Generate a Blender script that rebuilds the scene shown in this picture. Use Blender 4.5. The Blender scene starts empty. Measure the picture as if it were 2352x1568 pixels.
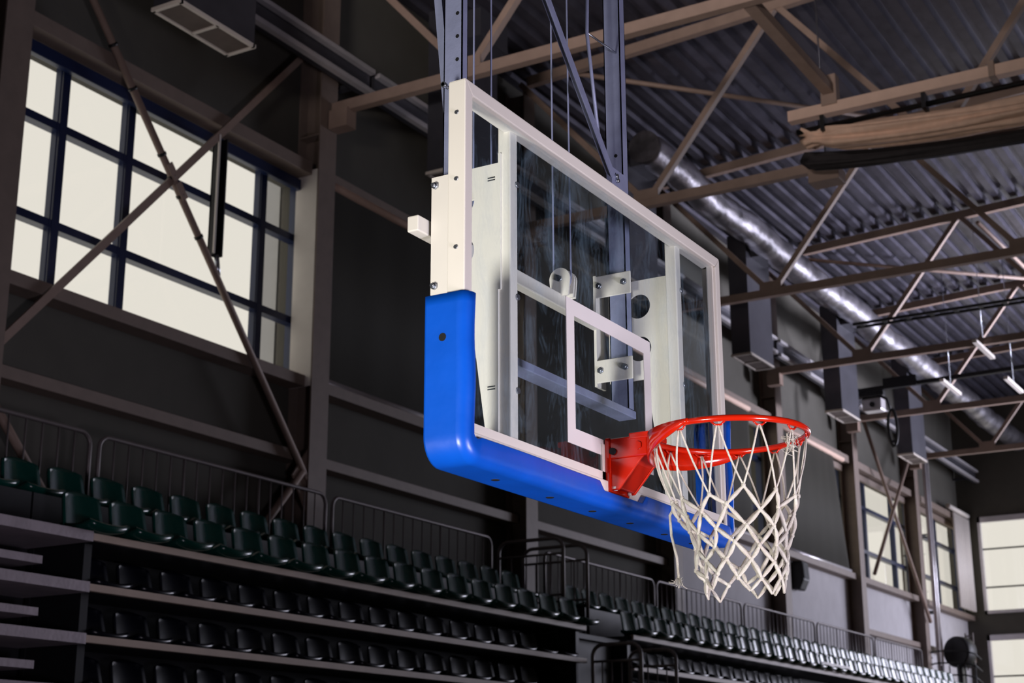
import bpy, math, random
import numpy as np
from mathutils import Vector, Matrix
random.seed(7)
C = bpy.context.scene
COL = C.collection
PI = math.pi

# ---------------------------------------------------------------- camera
F_PX, YAW, PIT, ROL = 3553.75, -0.530481818, 0.284153063, -0.00350324597
HC = 2.01765
cy, sy, cp, sp = math.cos(YAW), math.sin(YAW), math.cos(PIT), math.sin(PIT)
fwd = Vector((sy*cp, cy*cp, sp)); right = Vector((cy, -sy, 0)); up = right.cross(fwd)
cr, sr = math.cos(ROL), math.sin(ROL)
r2 = cr*right + sr*up; u2 = -sr*right + cr*up
cam = bpy.data.cameras.new('camera'); camo = bpy.data.objects.new('camera', cam); COL.objects.link(camo)
camo.matrix_world = Matrix(((r2.x, u2.x, -fwd.x, 0), (r2.y, u2.y, -fwd.y, 0), (r2.z, u2.z, -fwd.z, HC), (0, 0, 0, 1)))
cam.sensor_width = 36; cam.sensor_fit = 'HORIZONTAL'; cam.lens = F_PX*36/2352; cam.clip_end = 300
cam.dof.use_dof = True; cam.dof.focus_distance = 5.0; cam.dof.aperture_fstop = 6.0
C.camera = camo

# ---------------------------------------------------------------- world and light
w = bpy.data.worlds.new('world'); C.world = w; w.use_nodes = True
w.node_tree.nodes['Background'].inputs[0].default_value = (0.80, 0.745, 0.65, 1)
w.node_tree.nodes['Background'].inputs[1].default_value = 1.12
C.view_settings.view_transform = 'Standard'; C.view_settings.look = 'None'
C.view_settings.exposure = 0; C.view_settings.gamma = 1
C.cycles.max_bounces = 8; C.cycles.diffuse_bounces = 3; C.cycles.glossy_bounces = 3
C.cycles.transparent_max_bounces = 24; C.cycles.caustics_reflective = False; C.cycles.caustics_refractive = False

def area(name, loc, target, sx, sy_, power, col, spread=180):
    l = bpy.data.lights.new(name, 'AREA'); l.shape = 'RECTANGLE'; l.size = sx; l.size_y = sy_; l.energy = power; l.color = col; l.spread = math.radians(spread)
    o = bpy.data.objects.new(name, l); COL.objects.link(o); o.location = loc
    o.rotation_euler = (Vector(target)-Vector(loc)).to_track_quat('-Z', 'Z').to_euler()
    return o
# added low key lamp behind the camera, set by the bolt's shadow; no doorway
area('low_key_lamp', (-2.7, -1.3, 0.9), (-2.2, 4.2, 3.5), 0.7, 1.2, 38, (1.0, 0.96, 0.91), 62)
# added lavender fill lamp for the board's front faces; no side door there
area('added_fill_lamp', (2.9, 2.6, 0.8), (-2.1, 4.3, 3.2), 1.4, 1.2, 38, (0.92, 0.84, 1.0), 60)
# daylight through the windows of the far gable
area('gable_daylight', (-0.4, 45.0, 6.6), (-9.5, 25, 7.5), 9.5, 5.4, 2500, (0.82, 0.82, 1.0))
# added lamp behind the camera to brighten the near trusses; no window there
area('added_truss_lamp', (-3.2, -2.2, 5.2), (-6.5, 14.5, 16.0), 2.5, 1.2, 250, (1.0, 0.89, 0.86), 46)
# assumed lamp by the right wall, lighting the deck ribs; no windows there
area('assumed_deck_lamp', (11.6, 41.5, 5.2), (-5.0, 33.5, 14.0), 5.0, 2.5, 1300, (0.84, 0.83, 1.0), 42)

# ---------------------------------------------------------------- materials
def lin(c):
    return tuple(((v/255)/12.92 if v <= 10 else (((v/255)+0.055)/1.055)**2.4) for v in c)
def mat(name, rgb, rough=0.6, metal=0.0, var=0.12, scale=6.0, bump=0.0, bscale=60.0, spec=0.5, coat=0.0):
    m = bpy.data.materials.new(name); m.use_nodes = True
    nt = m.node_tree; b = nt.nodes['Principled BSDF']
    c = lin(rgb)
    b.inputs['Roughness'].default_value = rough; b.inputs['Metallic'].default_value = metal
    b.inputs['Specular IOR Level'].default_value = spec; b.inputs['Coat Weight'].default_value = coat
    b.inputs['Coat Roughness'].default_value = 0.15
    tc = nt.nodes.new('ShaderNodeTexCoord')
    n = nt.nodes.new('ShaderNodeTexNoise'); n.inputs['Scale'].default_value = scale; n.inputs['Detail'].default_value = 4
    nt.links.new(tc.outputs['Object'], n.inputs['Vector'])
    r = nt.nodes.new('ShaderNodeValToRGB')
    r.color_ramp.elements[0].position = 0.3; r.color_ramp.elements[1].position = 0.7
    r.color_ramp.elements[0].color = (*[v*(1-var) for v in c], 1); r.color_ramp.elements[1].color = (*[min(1, v*(1+var)) for v in c], 1)
    nt.links.new(n.outputs['Fac'], r.inputs['Fac']); nt.links.new(r.outputs['Color'], b.inputs['Base Color'])
    if bump:
        n2 = nt.nodes.new('ShaderNodeTexNoise'); n2.inputs['Scale'].default_value = bscale; n2.inputs['Detail'].default_value = 3
        nt.links.new(tc.outputs['Object'], n2.inputs['Vector'])
        bp = nt.nodes.new('ShaderNodeBump'); bp.inputs['Strength'].default_value = bump; bp.inputs['Distance'].default_value = 0.02
        nt.links.new(n2.outputs['Fac'], bp.inputs['Height']); nt.links.new(bp.outputs['Normal'], b.inputs['Normal'])
    return m
def glass_mat(name, tint, smudge):
    m = bpy.data.materials.new(name); m.use_nodes = True; nt = m.node_tree
    for n in list(nt.nodes): nt.nodes.remove(n)
    out = nt.nodes.new('ShaderNodeOutputMaterial'); tr = nt.nodes.new('ShaderNodeBsdfTransparent'); gl = nt.nodes.new('ShaderNodeBsdfGlossy')
    tr.inputs[0].default_value = (*tint, 1); gl.inputs['Roughness'].default_value = 0.02
    lw = nt.nodes.new('ShaderNodeLayerWeight'); lw.inputs[0].default_value = 0.5; geo = nt.nodes.new('ShaderNodeNewGeometry')
    def mth(op, a, b):
        q = nt.nodes.new('ShaderNodeMath'); q.operation = op
        for k, v in enumerate((a, b)):
            if hasattr(v, 'links'): nt.links.new(v, q.inputs[k])
            else: q.inputs[k].default_value = v
        return q.outputs[0]
    fr = mth('MULTIPLY', mth('ADD', mth('MULTIPLY', mth('POWER', lw.outputs['Facing'], 5.0), 0.92), 0.06), mth('SUBTRACT', 1.0, geo.outputs['Backfacing']))
    mx = nt.nodes.new('ShaderNodeMixShader')
    nt.links.new(fr, mx.inputs[0]); nt.links.new(tr.outputs[0], mx.inputs[1]); nt.links.new(gl.outputs[0], mx.inputs[2])
    last = mx
    if smudge:
        tc = nt.nodes.new('ShaderNodeTexCoord'); mp = nt.nodes.new('ShaderNodeMapping'); mp.inputs['Scale'].default_value = (1, 4.5, 1.6)
        n = nt.nodes.new('ShaderNodeTexNoise'); n.inputs['Scale'].default_value = 3.0; n.inputs['Detail'].default_value = 8; n.inputs['Roughness'].default_value = 0.7
        n.inputs['Distortion'].default_value = 1.2
        r = nt.nodes.new('ShaderNodeMapRange'); r.inputs['From Min'].default_value = 0.5; r.inputs['From Max'].default_value = 0.8; r.inputs['To Max'].default_value = smudge; r.inputs['To Min'].default_value = 0.001
        d = nt.nodes.new('ShaderNodeBsdfDiffuse'); d.inputs[0].default_value = (0.40, 0.60, 0.75, 1)
        m2 = nt.nodes.new('ShaderNodeMixShader')
        nt.links.new(tc.outputs['Object'], mp.inputs[0]); nt.links.new(mp.outputs[0], n.inputs['Vector']); nt.links.new(n.outputs['Fac'], r.inputs['Value'])
        nt.links.new(r.outputs[0], m2.inputs[0]); nt.links.new(mx.outputs[0], m2.inputs[1]); nt.links.new(d.outputs[0], m2.inputs[2]); last = m2
    nt.links.new(last.outputs[0], out.inputs[0])
    return m
M = dict(
    white=mat('white_enamel', (240, 234, 222), 0.45, var=0.02, spec=0.4),
    paint=mat('white_marking', (240, 235, 230), 0.6, var=0.02),
    galv=mat('galvanised_steel', (150, 156, 186), 0.45, 0.2, 0.10, 14, 0.05, 80),
    zinc=mat('zinc_bolt', (190, 195, 205), 0.25, 0.9, 0.05),
    blue=mat('blue_pad', (8, 88, 206), 0.34, var=0.10, scale=5, bump=0.12, bscale=9, spec=0.6),
    red=mat('orange_red_enamel', (208, 34, 10), 0.16, var=0.04, spec=0.6, coat=0.5),
    dark=mat('dark_rubber', (12, 12, 14), 0.7, var=0.1),
    net=mat('net_cord', (250, 238, 222), 0.8, var=0.14, scale=40, bump=0.6, bscale=500),
    truss=mat('beige_steel_paint', (158, 136, 124), 0.55, var=0.08, spec=0.4),
    col=mat('column_paint', (132, 116, 106), 0.6, var=0.08),
    wall=mat('wall_panel', (90, 88, 82), 0.85, var=0.06, scale=2, bump=0.1, bscale=20, spec=0.2),
    brickwall=mat('pale_block_wall', (205, 202, 205), 0.85, var=0.05, scale=3, spec=0.2),
    deck=mat('steel_roof_deck', (96, 94, 106), 0.3, 0.6, 0.2, 3),
    duct=mat('foil_duct', (135, 132, 138), 0.36, 0.85, 0.6, 2, 1.0, 4),
    box=mat('sheet_metal_duct', (84, 84, 92), 0.42, 0.6, 0.12, 3),
    grille=mat('grille_white', (215, 205, 195), 0.5, var=0.03),
    slat=mat('grille_core', (105, 92, 84), 0.6, var=0.1),
    navy=mat('window_frame', (20, 36, 76), 0.35, var=0.05),
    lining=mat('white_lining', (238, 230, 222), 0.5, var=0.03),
    tan=mat('tan_curtain', (236, 198, 174), 0.75, var=0.10, scale=8, bump=0.3, bscale=14),
    darkcloth=mat('dark_curtain', (46, 42, 44), 0.8, var=0.2, scale=8),
    rail=mat('tan_rail', (222, 190, 172), 0.55, var=0.05),
    blind=mat('olive_blind', (52, 50, 40), 0.85, var=0.06, scale=2),
    seatg=mat('green_seat_plastic', (2, 62, 54), 0.22, var=0.1, spec=0.6),
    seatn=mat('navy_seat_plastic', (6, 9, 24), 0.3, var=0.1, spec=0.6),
    stand=mat('stand_steel', (22, 22, 27), 0.6, var=0.15),
    nose=mat('step_nosing', (196, 176, 160), 0.55, var=0.08),
    railing=mat('railing_steel', (120, 112, 112), 0.45, 0.3, 0.08),
    black=mat('black_metal', (10, 10, 12), 0.5, var=0.1),
    floor=mat('sports_floor', (120, 96, 70), 0.35, var=0.08, scale=1),
    silver=mat('bright_metal', (222, 218, 222), 0.25, 0.35, 0.05),
    pane=glass_mat('window_glass', (0.96, 0.97, 0.98), 0),
    board=glass_mat('backboard_glass', (0.95, 0.98, 0.99), 0.16),
    ext=mat('outside_cladding', (188, 188, 190), 0.8, var=0.03),
    ext2=mat('outside_cladding_dark', (120, 124, 138), 0.8, var=0.03),
)
def checker_mat():
    m = mat('checker_plate', (185, 174, 182), 0.45, 0.4, 0.1)
    nt = m.node_tree; b = nt.nodes['Principled BSDF']
    tc = nt.nodes.new('ShaderNodeTexCoord'); v = nt.nodes.new('ShaderNodeTexVoronoi'); v.inputs['Scale'].default_value = 30
    bp = nt.nodes.new('ShaderNodeBump'); bp.inputs['Strength'].default_value = 0.8
    nt.links.new(tc.outputs['Object'], v.inputs['Vector']); nt.links.new(v.outputs['Distance'], bp.inputs['Height']); nt.links.new(bp.outputs['Normal'], b.inputs['Normal'])
    return m
M['checker'] = checker_mat()
def panel_lines(m, axis, period, depth):
    """horizontal joints between wall panels, as a bump"""
    nt = m.node_tree; b = nt.nodes['Principled BSDF']
    tc = nt.nodes.new('ShaderNodeTexCoord'); s = nt.nodes.new('ShaderNodeSeparateXYZ'); md = nt.nodes.new('ShaderNodeMath'); md.operation = 'MODULO'; md.inputs[1].default_value = period
    lt = nt.nodes.new('ShaderNodeMath'); lt.operation = 'GREATER_THAN'; lt.inputs[1].default_value = 0.03
    bp = nt.nodes.new('ShaderNodeBump'); bp.inputs['Strength'].default_value = depth; bp.inputs['Distance'].default_value = 0.03
    nt.links.new(tc.outputs['Object'], s.inputs[0]); nt.links.new(s.outputs[axis], md.inputs[0]); nt.links.new(md.outputs[0], lt.inputs[0])
    nt.links.new(lt.outputs[0], bp.inputs['Height']); nt.links.new(bp.outputs['Normal'], b.inputs['Normal'])
panel_lines(M['wall'], 2, 0.55, 0.5); panel_lines(M['brickwall'], 2, 0.55, 0.6)

# ---------------------------------------------------------------- mesh helpers
class MB:
    def __init__(s): s.v = []; s.f = []; s.sm = []
    def add(s, vs, fs, smooth=False):
        o = len(s.v); s.v += [tuple(p) for p in vs]; s.f += [tuple(i+o for i in f) for f in fs]; s.sm += [smooth]*len(fs); return s
    def box(s, x0, x1, y0, y1, z0, z1):
        vs = [(x, y, z) for x in (x0, x1) for y in (y0, y1) for z in (z0, z1)]
        return s.add(vs, [(0, 1, 3, 2), (4, 6, 7, 5), (0, 4, 5, 1), (2, 3, 7, 6), (0, 2, 6, 4), (1, 5, 7, 3)])
    def bar(s, p, q, a, b, upv=(0, 0, 1)):
        """rectangular bar from p to q, a wide (across), b tall (towards upv)"""
        p, q = Vector(p), Vector(q); d = (q-p).normalized(); u = Vector(upv)
        if abs(d.dot(u)) > 0.98: u = Vector((0, 1, 0))
        sd = d.cross(u).normalized(); u = sd.cross(d).normalized()
        vs = [e + sd*i*a/2 + u*j*b/2 for e in (p, q) for i, j in ((-1, -1), (1, -1), (1, 1), (-1, 1))]
        return s.add(vs, [(3, 2, 1, 0), (4, 5, 6, 7), (0, 1, 5, 4), (1, 2, 6, 5), (2, 3, 7, 6), (3, 0, 4, 7)])
    def sweep(s, path, r, n=8, cap=True, closed=False):
        P = [Vector(p) for p in path]; k = len(P)
        R = r if hasattr(r, '__len__') else [r]*k
        t0 = (P[1]-P[0]).normalized(); u = Vector((0, 0, 1)) if abs(t0.z) < 0.9 else Vector((1, 0, 0))
        vs = []
        for i in range(k):
            if closed: t = (P[(i+1) % k]-P[i-1])
            else: t = (P[min(i+1, k-1)]-P[max(i-1, 0)])
            t.normalize(); u = (u - t*u.dot(t))
            if u.length < 1e-6: u = t.orthogonal()
            u.normalize(); b = t.cross(u)
            vs += [P[i] + (u*math.cos(2*PI*j/n) + b*math.sin(2*PI*j/n))*R[i] for j in range(n)]
        fs = []
        for i in range(k if closed else k-1):
            for j in range(n):
                a, bb = i*n, ((i+1) % k)*n
                fs.append((a+j, a+(j+1) % n, bb+(j+1) % n, bb+j))
        s.add(vs, fs, True)
        if cap and not closed:
            o = len(s.v)-k*n
            s.f += [tuple(o+j for j in range(n-1, -1, -1)), tuple(o+(k-1)*n+j for j in range(n))]; s.sm += [False, False]
        return s
    def tube(s, p, q, r, n=12): return s.sweep([p, q], r, n)
    def prism(s, pts, vec):
        """polygon (3-D points) extruded by vec"""
        k = len(pts); P = [Vector(p) for p in pts]; v = Vector(vec)
        return s.add(P+[p+v for p in P], [tuple(range(k-1, -1, -1)), tuple(range(k, 2*k))]+[(i, (i+1) % k, k+(i+1) % k, k+i) for i in range(k)])
    def build(s, name, m, parent=None, bevel=0.0, seg=2):
        me = bpy.data.meshes.new(name); me.from_pydata([tuple(p) for p in s.v], [], s.f); me.update()
        for i, p in enumerate(me.polygons): p.use_smooth = s.sm[i]
        import bmesh
        bm = bmesh.new(); bm.from_mesh(me); bmesh.ops.recalc_face_normals(bm, faces=bm.faces); bm.to_mesh(me); bm.free()
        me.materials.append(m)
        o = bpy.data.objects.new(name, me); COL.objects.link(o)
        if parent is not None:
            o.parent = parent; o.matrix_parent_inverse = Matrix.Translation(-parent.location) @ Matrix.Identity(4) if parent.rotation_euler[2] == 0 else parent.matrix_basis.inverted()
        if bevel:
            b = o.modifiers.new('bevel', 'BEVEL'); b.width = bevel; b.segments = seg; b.limit_method = 'ANGLE'; b.angle_limit = 0.6
        return o
def tag(o, label=None, cat=None, group=None, kind=None):
    if label: o['label'] = label
    if cat: o['category'] = cat
    if group: o['group'] = group
    if kind: o['kind'] = kind
    return o
def thing(name, loc, label, cat, group=None, kind=None):
    o = bpy.data.objects.new(name, None); COL.objects.link(o); o.location = loc; o.empty_display_size = 0.1
    return tag(o, label, cat, group, kind)
def struct(o): o['kind'] = 'structure'; return o
def copy_tree(o, parent=None):
    c = o.copy(); COL.objects.link(c)
    if parent is not None: c.parent = parent; c.matrix_parent_inverse = o.matrix_parent_inverse.copy()
    for ch in list(o.children): copy_tree(ch, c)
    return c
ORD = ['first', 'second', 'third', 'fourth', 'fifth', 'sixth', 'seventh', 'eighth', 'ninth', 'tenth', 'eleventh', 'twelfth', 'thirteenth', 'fourteenth', 'fifteenth',
       'sixteenth', 'seventeenth', 'eighteenth', 'nineteenth', 'twentieth']
def ordinal(i):
    if i < 20: return ORD[i]
    n = i+1; t = ['twenty', 'thirty', 'forty', 'fifty'][n//10-2]; u = n % 10
    return {'twenty': 'twentieth', 'thirty': 'thirtieth', 'forty': 'fortieth', 'fifty': 'fiftieth'}[t] if u == 0 else t+'-'+ORD[u-1]

# ---------------------------------------------------------------- shell
XW, XF = -11.5, -11.15           # wall face, column flange face
ZS, ZH = 6.88, 9.42              # window sill and head
YE = 45.4
COLR = [4.5, 9.6, 14.6, 19.75, 24.9, 30.25, 35.2, 40.2]     # right edges of the column flanges
wins = [(9.62, 14.36), (14.65, 19.35), (19.8, 24.5), (24.95, 29.9), (30.3, 34.85), (35.4, 40.35), (41.2, 45.2)]
mb = MB()
mb.box(XW-0.3, XW, -12, YE, -0.1, ZS); mb.box(XW-0.3, XW, -12, YE, ZH, 13.4)
ys = [-12]+[v for wv in wins for v in wv]+[YE+0.3]
for i in range(0, len(ys), 2): mb.box(XW-0.3, XW, ys[i], ys[i+1], ZS, ZH)
struct(mb.build('wall_left', M['wall']))
# gable wall with stacked windows
ewx = [(-10.95, -6.6), (-6.2, -1.9), (-1.5, 2.8), (3.2, 7.5), (7.9, 11.0)]
mb = MB(); zb = [(-0.1, 3.7), (6.3, 6.9), (9.68, 13.8)]
for a, b in zb: mb.box(XW, 12, YE, YE+0.3, a, b)
ex = [XW]+[v for e in ewx for v in e]+[12]
for i in range(0, len(ex), 2): mb.box(ex[i], ex[i+1], YE, YE+0.3, 3.7, 6.3); mb.box(ex[i], ex[i+1], YE, YE+0.3, 6.9, 9.68)
struct(mb.build('wall_end', M['wall']))
struct(MB().box(12, 12.3, -12, YE+0.3, -0.1, 13.9).build('wall_right', M['wall']))
struct(MB().box(XW-0.3, 12.3, -12.3, -12, -0.1, 13.9).build('wall_back', M['wall']))
struct(MB().box(XW-0.3, 12.3, -12, YE+0.3, -0.2, 0).build('floor', M['floor']))
def zroof(x): return 13.05 + 0.05*(x+9.5)
# corrugated roof deck, ribs along the hall
prof = []; x = XW-0.3
while x < 12.3:
    for dx, dz in ((0, 0), (0.13, 0), (0.17, 0.11), (0.27, 0.11), (0.31, 0)):
        prof.append((x+dx, zroof(x+dx)+dz))
    x += 0.31
mb = MB(); vs = []
for px, pz in prof: vs += [(px, -12, pz), (px, YE+0.3, pz)]
mb.add(vs, [(2*i, 2*i+2, 2*i+3, 2*i+1) for i in range(len(prof)-1)])
cl = mb.build('ceiling', M['deck']); struct(cl)
sol = cl.modifiers.new('thick', 'SOLIDIFY'); sol.thickness = 0.03; sol.offset = 1

# girts, sill and head beams along the left wall
trim = 0
def wall_beam(y0, y1, z0, z1, x1, m='col'):
    global trim
    trim += 1
    struct(MB().box(XW, x1, y0, y1, z0, z1).build('trim_%d' % trim, M[m], bevel=0.008))
for k in range(len(COLR)):
    y0 = COLR[k]; y1 = (COLR[k+1]-0.34) if k+1 < len(COLR) else YE
    if k == 0: continue
    wall_beam(y0, y1, 9.45, 9.62, -11.25)          # head beam
    wall_beam(y0, y1, 6.72, 6.86, -11.25)          # sill beam
    if k < 4: wall_beam(y0, y1, 5.80, 5.93, -11.28)
    wall_beam(y0, y1, ZH-0.14, ZH, -11.42, 'navy' if k in (1,) else 'col')
# pale block wall below the windows of the far bays
for k, (a, b) in enumerate(((24.95, 29.9), (30.27, 34.85), (35.22, 39.85), (40.22, YE))):
    trim += 1
    struct(MB().box(XW-0.01, XW+0.02, a, b, 0, 6.72).build('trim_%d' % trim, M['brickwall']))
for k, (a, b) in enumerate(((35.22, 39.85), (40.22, YE))):
    wall_beam(a, b, 5.55, 5.68, -11.3)

# columns (things)
cl_lab = {1: 'tall beige steel column at the left edge of the picture beside the big window', 2: 'beige steel column right of the big cross-braced window',
          3: 'beige steel column seen below the left half of the blue padding', 4: 'beige steel column seen below the right half of the blue padding',
          5: 'far beige steel column between the two dark window blinds', 6: 'far grey column between the second dark blind and the braced far window',
          7: 'last grey column on the left wall, next to the end window'}
for k in range(1, len(COLR)):
    yr = COLR[k]; t = thing('steel_column', (XF-0.1, yr-0.17, 0), cl_lab[k], 'column', 'steel columns along the left wall', 'thing')
    MB().box(XF-0.02, XF, yr-0.34, yr, 0, 12.7).build('front_flange', M['col'], t)
    MB().box(XW+0.004, XW+0.019, yr-0.34, yr, 0, 12.7).build('back_flange', M['col'], t)
    MB().box(XW+0.019, XF-0.02, yr-0.18, yr-0.16, 0, 12.7).build('web', M['col'], t)
    MB().box(XW+0.019, XF-0.02, yr-0.34, yr-0.18, 9.98, 10.0).build('stiffener', M['col'], t)
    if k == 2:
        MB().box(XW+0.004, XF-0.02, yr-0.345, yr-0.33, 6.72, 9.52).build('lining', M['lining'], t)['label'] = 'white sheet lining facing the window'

# windows on the left wall
def window(n, ya, yb, muls, trans):
    o = thing('window_%d' % n, (XW-0.1, (ya+yb)/2, ZS), None, None, None, 'structure')
    f = MB(); x0, x1 = XW-0.16, XW-0.04
    f.box(x0, x1, ya, yb, ZS-0.02, ZS+0.01); f.box(x0, x1, ya, yb, ZH-0.03, ZH); f.box(x0, x1, ya, ya+0.05, ZS, ZH); f.box(x0, x1, yb-0.02, yb, ZS, ZH)
    f.build('window_frame', M['navy'], o)
    m = MB()
    for y in muls:
        m.box(x0, x1, y-0.05, y+0.05, ZS, ZH); m.box(x1-0.03, x1, y-0.09, y-0.07, ZS, ZH)
    for z in trans: m.box(x0, x1-0.002, ya, yb, z-0.045, z+0.045)
    m.build('mullions', M['navy'], o)
    MB().box(XW-0.105, XW-0.095, ya, yb, ZS, ZH).build('window_pane', M['pane'], o)
    return o
window(1, *wins[0], [10.45, 11.42, 13.70], [8.68, 7.61])
window(2, *wins[1], [16.3, 18.0], [8.68, 7.61]); window(3, *wins[2], [21.4, 23.1], [8.68, 7.61])
window(4, *wins[3], [26.6, 28.2], [8.68, 7.61]); window(5, *wins[4], [31.8, 33.5], [8.68, 7.61])
window(6, *wins[5], [36.75, 39.05], [8.68, 7.61]); window(7, *wins[6], [43.0], [8.68, 7.61])
# gable windows: wide panes split by thin dark bars
n = 7
for (a, b) in ewx:
    for z0, z1, bars in ((6.9, 9.68, (7.65, 8.75)), (3.7, 6.3, (5.15, 4.4))):
        n += 1; o = thing('window_%d' % n, ((a+b)/2, YE, z0), None, None, None, 'structure')
        f = MB(); y0, y1 = YE-0.06, YE+0.1
        f.box(a, b, y0, y1, z0, z0+0.09); f.box(a, b, y0, y1, z1-0.16, z1); f.box(a, a+0.08, y0, y1, z0, z1); f.box(b-0.08, b, y0, y1, z0, z1)
        f.build('window_frame', M['silver'], o)
        g = MB()
        for z in bars: g.box(a+0.08, b-0.08, YE+0.02, YE+0.06, z-0.022, z+0.022)
        g.build('glazing_bars', M['black'], o)
        MB().box(a+0.05, b-0.05, YE+0.035, YE+0.045, z0+0.05, z1-0.05).build('window_pane', M['pane'], o)
# pilaster of the building outside, seen through the window's right end
o = thing('outside_pilaster', (-12.2, 14.9, 0), 'pale grey pilaster outside, behind the right end of the big window', 'pilaster')
MB().box(-12.35, -12.05, 14.62, 14.74, 0, 12).build('pale_face', M['ext'], o); MB().box(-12.4, -12.05, 14.74, 14.84, 0, 12).build('dark_face', M['ext2'], o)

# window blinds: dark sheet, roller above, bar below
def blind(ya, yb, label, slant=0.0, z1=9.45, z0=6.9):
    o = thing('roller_blind', (-11.3, (ya+yb)/2, z0), label, 'blind', 'dark blinds down over the left wall windows')
    mb = MB(); k = 40; vs = []
    for i in range(k+1):
        y = ya+(yb-ya)*i/k; sl = slant*max(0, i/k-0.6)/0.4; dx = 0.003*math.sin(i*0.9)
        vs += [(-11.30+dx, y, z0), (-11.30+dx, y-sl, z1)]
    mb.add(vs, [(2*i, 2*i+2, 2*i+3, 2*i+1) for i in range(k)], True)
    s = mb.build('sheet', M['blind'], o); m = s.modifiers.new('thick', 'SOLIDIFY'); m.thickness = 0.006
    MB().tube((-11.30, ya, z1+0.03), (-11.30, yb, z1+0.03), 0.06).build('roller', M['rail'], o)
    MB().tube((-11.29, ya-0.02, z0-0.02), (-11.29, yb+0.02, z0-0.02), 0.045).build('bottom_bar', M['silver'], o)
blind(14.65, 19.38, 'dark olive blind down between the braced window column and the backboard')
blind(19.8, 24.5, 'dark olive blind over the window hidden behind the backboard glass')
blind(24.95, 28.7, 'dark olive blind behind the net, with a bright slit of daylight beside it')
blind(30.3, 34.5, 'dark olive blind with a pale bottom bar above the black wall speaker', 0.7)

# X bracing of the window bays
def brace_pair(lab):
    o = thing('cross_brace', (-11.2, 12, 5.7), lab, 'brace', 'cross braces on the left wall')
    a, b = Vector((-11.2, 9.95, 10.57)), Vector((-11.2, 14.32, 5.55))
    c, d = Vector((-11.2, 14.1, 11.12)), Vector((-11.2, 9.4, 5.89))
    MB().tube(a, b, 0.042, 12).build('tube_brace', M['truss'], o)
    for t in (0.175, 0.25, 0.365, 0.405, 0.44, 0.515):
        MB().tube(a.lerp(b, t), a.lerp(b, t+0.005), 0.052, 12).build('collar', M['black'], o)
    MB().bar(c, d, 0.03, 0.085).build('flat_brace', M['truss'], o)
    for t in (0.385, 0.42):
        p, q = a.lerp(b, t), a.lerp(b, t+0.03); off = Vector((0.045, 0, 0))
        MB().bar(p+off, q+off, 0.012, 0.10).build('gusset_plate', M['truss'], o)
brace_pair('big crossed steel braces in front of the bright left window')
o = thing('foot_brace', (-11.1, 13.8, 4.4), 'short lower brace running down left from the foot of the window column', 'brace', 'lower braces')
MB().tube((-11.2, 14.2, 5.66), (-11.2, 13.2, 4.55), 0.045).build('rod', M['truss'], o); MB().prism([(-11.22, 14.3, 5.95), (-11.22, 14.02, 5.6), (-11.22, 14.3, 5.2)], (0.025, 0, 0)).build('gusset_plate', M['truss'], o)
o = thing('foot_brace', (-11.1, 9.9, 4.4), 'short lower brace at the far left behind the first railing', 'brace', 'lower braces')
MB().tube((-11.2, 9.45, 5.65), (-11.2, 10.3, 4.75), 0.045).build('rod', M['truss'], o)
o = thing('cross_brace', (-11.05, 37.7, 6.6), 'thin crossed braces in front of the far window', 'brace', 'cross braces on the left wall')
MB().tube((-11.05, 35.4, 10.7), (-11.05, 40.0, 6.2), 0.045).build('tube_brace', M['truss'], o); MB().tube((-11.0, 39.4, 10.7), (-11.0, 35.4, 6.9), 0.045).build('tube_brace', M['truss'], o)
# dark channel hanging between the braces
o = thing('hanging_channel', (-11.0, 12.5, 7.8), 'dark vertical steel channel hanging between the crossed window braces', 'channel')
MB().box(-11.30, -11.20, 12.47, 12.49, 7.86, 9.30).box(-11.30, -11.20, 12.60, 12.62, 7.86, 9.30).box(-11.30, -11.28, 12.47, 12.62, 7.86, 9.30).build('channel_body', M['stand'], o)
MB().box(-11.20, -11.18, 12.445, 12.47, 7.86, 9.30).build('lit_edge', M['lining'], o)  # white strip paints the light on the channel's left side
MB().tube((-11.22, 12.54, 7.86), (-11.2, 12.56, 7.62), 0.03).build('clevis', M['zinc'], o)

# ---------------------------------------------------------------- roof trusses
tl = ['nearest roof truss, its bottom chord crossing behind both hoist posts', 'second roof truss, its chord meeting the rolled tan curtain', 'third roof truss, right of the backboard top corner',
      'fourth roof truss, above the silver duct in the right half', 'fifth roof truss, low at the right edge of the picture', 'farthest roof truss, joining the last duct box above the end windows']
for k in range(6):
    Y = 14.5+5*k
    t = thing('roof_truss', (-9.1, Y, 10.4), tl[k], 'truss', 'roof trusses')
    MB().box(-11.12, 11.9, Y-0.06, Y+0.06, 10.33, 10.47).build('bottom_chord', M['truss'], t)
    zt = lambda x: zroof(x)-0.12
    MB().bar((-11.12, Y, zt(-11.12)), (11.9, Y, zt(11.9)), 0.12, 0.16).build('top_chord', M['truss'], t)
    n0 = -9.1
    for j in range(-1, 5):
        xb = n0+4.3*j
        for (p, q) in (((xb, Y, 10.4), (xb-2.15, Y, zt(xb-2.15))), ((xb, Y, 10.4), (xb+2.15, Y, zt(xb+2.15)))):
            if p[0] < -11.2 or q[0] < -11.4: continue
            MB().bar(p, q, 0.09, 0.10, (0, 1, 0)).build('diagonal', M['truss'], t)
    for j in range(0, 3):
        xb = n0+4.3*j
        MB().box(xb-0.2, xb+0.2, Y-0.065, Y-0.05, 10.44, 10.6).build('gusset_plate', M['truss'], t)
    MB().box(-11.13, -10.85, Y-0.1, Y+0.1, 10.1, 10.35).build('bearing_bracket', M['truss'], t)
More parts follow.
